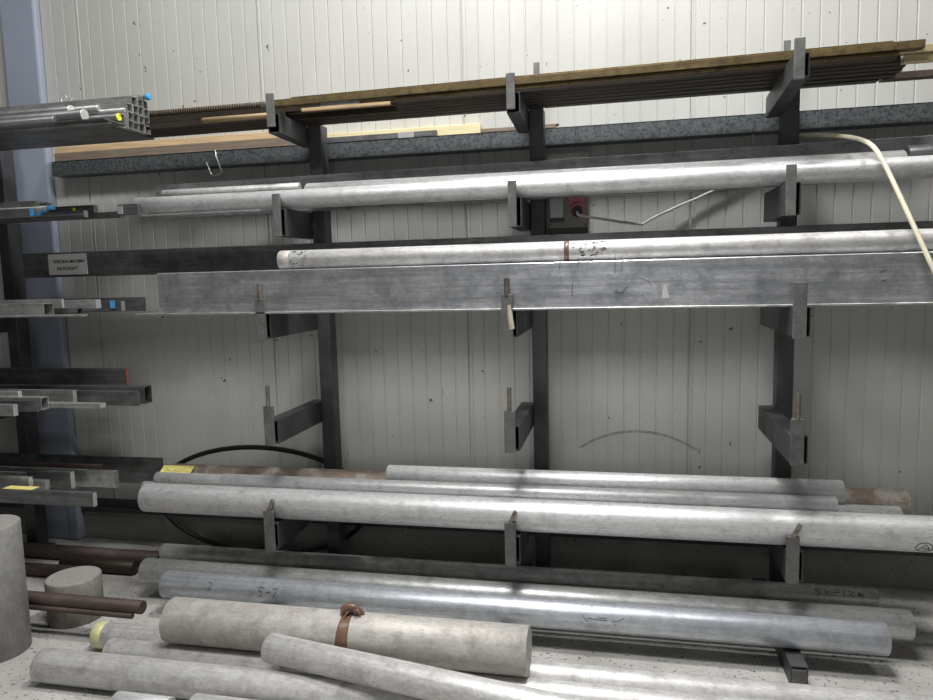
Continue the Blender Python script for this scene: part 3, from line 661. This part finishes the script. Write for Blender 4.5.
# slanted bar on top
bar('round_bar', 'aluminium bar slanting towards the viewer on top of the foreground floor bars', 'metal bar', X(262, 652, 2.065), .28, 2.068, .1615, .0475, ALU_W, Y1=1.79, z1=.168)
bar('round_bar', 'short bar end at the bottom edge below the thick foreground bar, nearer the left', 'metal bar', X(104, 705, 1.85), X(104, 705, 1.85)+.26, 1.862, .040, .040, ALU, seg=32)
bar('round_bar', 'light bar end at the bottom edge, right of the other bottom end', 'metal bar', X(181, 702, 1.86), 1.0, 1.868, .048, .048, ALU_W, seg=32)

# standing billets
def billet(name, label, x, y, r, h, mat, marks=False):
    b = MB(); b.cyl(0, h, r, seg=64, ch=.003)
    o = b.build(name, mat, loc=(x, y, 0)); fixn(o); o.rotation_euler = (0, -PI/2, 0); tag(o, label, 'metal billet')
    b = MB(); b.cyl(h, h+.0008, r-.004, seg=64, ch=.0003); sub(o, 'cut_face', b, CAST2, 'lighter sawn face')
    return o
CAST2 = metal('sawn_billet_face', (.40, .385, .35), (.54, .525, .49), .5, .3, spots=.7, streak=(6, 40, 40))
bigb = billet('standing_billet', 'tall grey round billet standing upright at the left edge of the floor', -2.350, 2.140, .118, .503, BILLET_G)
b = MB()
for k in range(6): b.tube([(.5042, -.035+.010*k, .035-.004*k), (.5042, -.029+.010*k, .028-.004*k)], .001, 5)
sub(bigb, 'marker_writing', b, INK, 'small handwritten figures')
billet('standing_billet', 'short wide round billet standing on the floor behind the dark pipe', -2.243, 2.432, .1065, .180, BILLET_B)

# rusty pipes at left
RUSTD = RUST
xC = X(148, 608.5, 2.29)
bar('rusty_pipe', 'dark rusty pipe passing in front of the short standing billet', 'pipe', -4.1, xC, 2.288, .150, .026, RUST, z1=.146)
bar('rusty_rod', 'thin rusty rod tucked under the dark pipe by the short billet', 'metal rod', -4.1, X(135, 613, 2.27), 2.268, .128, .0115, RUST, z1=.118)
b = MB(); b.box(-3.0, -2.9, 2.2, 2.36, 0, .111); o = fixn(b.build('timber_block', WOODB)); tag(o, 'timber block propping the dark rusty pipe beyond the left edge', 'block')
bar('rusty_pipe', 'brown rusty bar on the floor ending against the long bars, rearmost at left', 'pipe', -4.1, -2.19, 2.965, .036, .036, RUST)
bar('rusty_pipe', 'very dark round bar with its left end just behind the short billet', 'metal bar', X(57, 562, 2.85), -2.25, 2.855, .034, .034, BRONZE)
bar('rusty_pipe', 'greyish brown pipe on the floor seen just left of the short billet top', 'pipe', -4.1, -2.45, 2.77, .030, .030, RUST)

# ------------------------------------------------------------------ socket box, cord, cable, hose
e = empty('socket_box', (-.215, 3.2, 1.53), 'beige wall socket box with a red plug behind the second shelf', 'socket box')
def eb(b, name, mat, lab=None, bevel=0, par=None):
    par = par or e; o = rbuild(b, name, mat, par, bevel)
    if lab: o['label'] = lab
    return o
A = at(545, 240, 3.13); B = at(588.5, 193, 3.13)
b = MB(); b.box(A.x, B.x, 3.13, 3.2495, A.z, B.z+.03); eb(b, 'box_body', SOCK, bevel=.005)
A = at(548.5, 238, 3.115); B = at(588, 227, 3.115)
b = MB(); b.box(A.x, B.x, 3.105, 3.13, A.z, B.z); eb(b, 'lower_cover', SOCKD, bevel=.003)
for px in (549.8, 585.5):
    p = at(px, 225, 3.129); b = MB(); b.tube([(p.x, 3.131, p.z), (p.x, 3.126, p.z)], .004, 8); eb(b, 'screw', SOCKD)
A = at(549.5, 221, 3.10); B = at(563.5, 196, 3.10)
b = MB(); b.box(A.x, B.x, 3.10, 3.13, A.z+.012, B.z+.02); eb(b, 'switch_flap', GLASSY, 'pale transparent flap', .006)
b = MB(); b.box(A.x, B.x, 3.105, 3.13, A.z-.006, A.z+.010); eb(b, 'flap_hinge', SOCKD)
pc = at(576.5, 201, 3.11); b = MB()
b.tube([(pc.x, 3.13, pc.z+.014), (pc.x, 3.09, pc.z-.002)], .032, 24); eb(b, 'socket_collar', PINK, 'red collar')
pd = at(577.5, 211, 3.07)
b = MB(); b.tube([(pc.x, 3.10, pd.z+.014), (pd.x, 3.045, pd.z-.006)], .027, 20, rs=[.027, .021]); eb(b, 'plug', BLACK)
b = MB(); b.tube([(pc.x, 3.083, pd.z+.010), (pd.x, 3.072, pd.z+.004)], .0285, 20); eb(b, 'plug_ring', PINK, 'red ring')
cpts = [Vector((pd.x, 3.047, pd.z-.006))]+[at(x, y, Y) for x, y, Y in [(580, 215.3, 3.03), (600, 218.5, 3.05), (625, 222.5, 3.12), (640, 224.3, 3.2), (645, 223, 3.21), (655, 217, 3.215), (680, 205.5, 3.22), (700, 197, 3.225), (722, 186, 3.225), (745, 172, 3.225), (752, 150, 3.225), (753, 135, 3.225), (753, 127, 3.225)]]
b = MB(); b.tube(smooth_path(cpts, 5), .0058, 8); o = fixn(b.build('power_cord', GCORD)); tag(o, 'thin grey cord sagging from the red plug along the wall', 'cord')

cp = [at(x, y, Y) for x, y, Y in [(784, 138.5, 3.16), (800, 136.5, 3.12), (822, 135.0, 3.03), (845, 136.5, 2.93), (862, 140, 2.86), (874, 147.5, 2.78), (884, 163, 2.72), (897, 190, 2.66), (911, 220, 2.60), (932, 266, 2.53), (962, 330, 2.48), (990, 420, 2.44), (1005, 520, 2.42)]]
cp[0] = Vector((cp[0].x, 3.17, cp[0].z))
cp.append(Vector((cp[-1].x+.06, 2.40, .3))); cp.append(Vector((cp[-1].x+.06, 2.36, .02))); cp.append(Vector((cp[-1].x+.3, 2.30, .012)))
b = MB(); b.tube(smooth_path(cp, 6), .0080, 10); o = fixn(b.build('hanging_cable', CREAM)); tag(o, 'cream cable draped over the second shelf and hanging down at right', 'cable')

hp = []
for k in range(72):
    a = 2*PI*k/72
    hp.append((-1.775+.575*math.cos(a), 3.165-.025*math.sin(a)*0, .288+.275*math.sin(a)))
b = MB(); b.tube(hp, .0125, 10, closed=True); o = fixn(b.build('hose_coil', BLACK)); tag(o, 'loop of black hose leaning on the wall behind the left post', 'hose')

# scattered metal chips on the floor
b = MB(); random.seed(11)
for k in range(260):
    x = random.uniform(-2.2, 1.6); y = random.uniform(1.9, 3.2); q = random.uniform(.0012, .0035); a = random.uniform(0, PI)
    if x < -1.9 and y < 2.7 and random.random() < .2: continue
    dx, dy = q*math.cos(a), q*math.sin(a)
    b.add([(x-dx, y-dy, .0002), (x+dx, y+dy, .0002), (x+dy*.6, y-dx*.6, .0002), (x, y, .0028)], [(0, 2, 1), (0, 1, 3), (1, 2, 3), (2, 0, 3)])
o = b.build('metal_chips', BRONZE); tag(o, 'tiny dark metal chips strewn on the concrete floor', 'chips'); o['kind'] = 'stuff'

# ------------------------------------------------------------------ light
def area(name, loc, sx, sy, power, col=(1, 1, 1), target=None):
    l = bpy.data.lights.new(name, 'AREA'); l.shape = 'RECTANGLE'; l.size = sx; l.size_y = sy; l.energy = power; l.color = col
    o = bpy.data.objects.new(name, l); C.objects.link(o); o.location = loc
    if target is not None: o.rotation_euler = (Vector(target)-Vector(loc)).to_track_quat('-Z', 'Y').to_euler()
    return o
area('ceiling_lamp', (-.05, 2.42, 4.3), .5, .25, 84, (1, .995, .985))
area('ceiling_lamp', (2.2, 2.1, 4.3), .5, .3, 26, (1, .995, .985))
area('ceiling_lamp', (-.5, 1.25, 4.3), 1.3, .4, 95, (1, .995, .985))
area('ceiling_lamp', (-2.3, .9, 4.3), .8, .4, 26, (1, .995, .985))
area('rear_gloss_fill', (-.1, -3.0, 1.6), 2.8, 1.0, 11, (.96, .98, 1), (.0, 3, 1.4))  # added soft fill behind the camera, for gloss on the flat bar; no known doorway
w = bpy.data.worlds.new('world'); bpy.context.scene.world = w; w.use_nodes = True
w.node_tree.nodes['Background'].inputs[0].default_value = (.95, 1.0, 1.0, 1); w.node_tree.nodes['Background'].inputs[1].default_value = .045
sc = bpy.context.scene
sc.view_settings.view_transform = 'Standard'; sc.view_settings.look = 'None'; sc.view_settings.gamma = 1; sc.view_settings.exposure = 0
sc.view_settings.use_curve_mapping = False
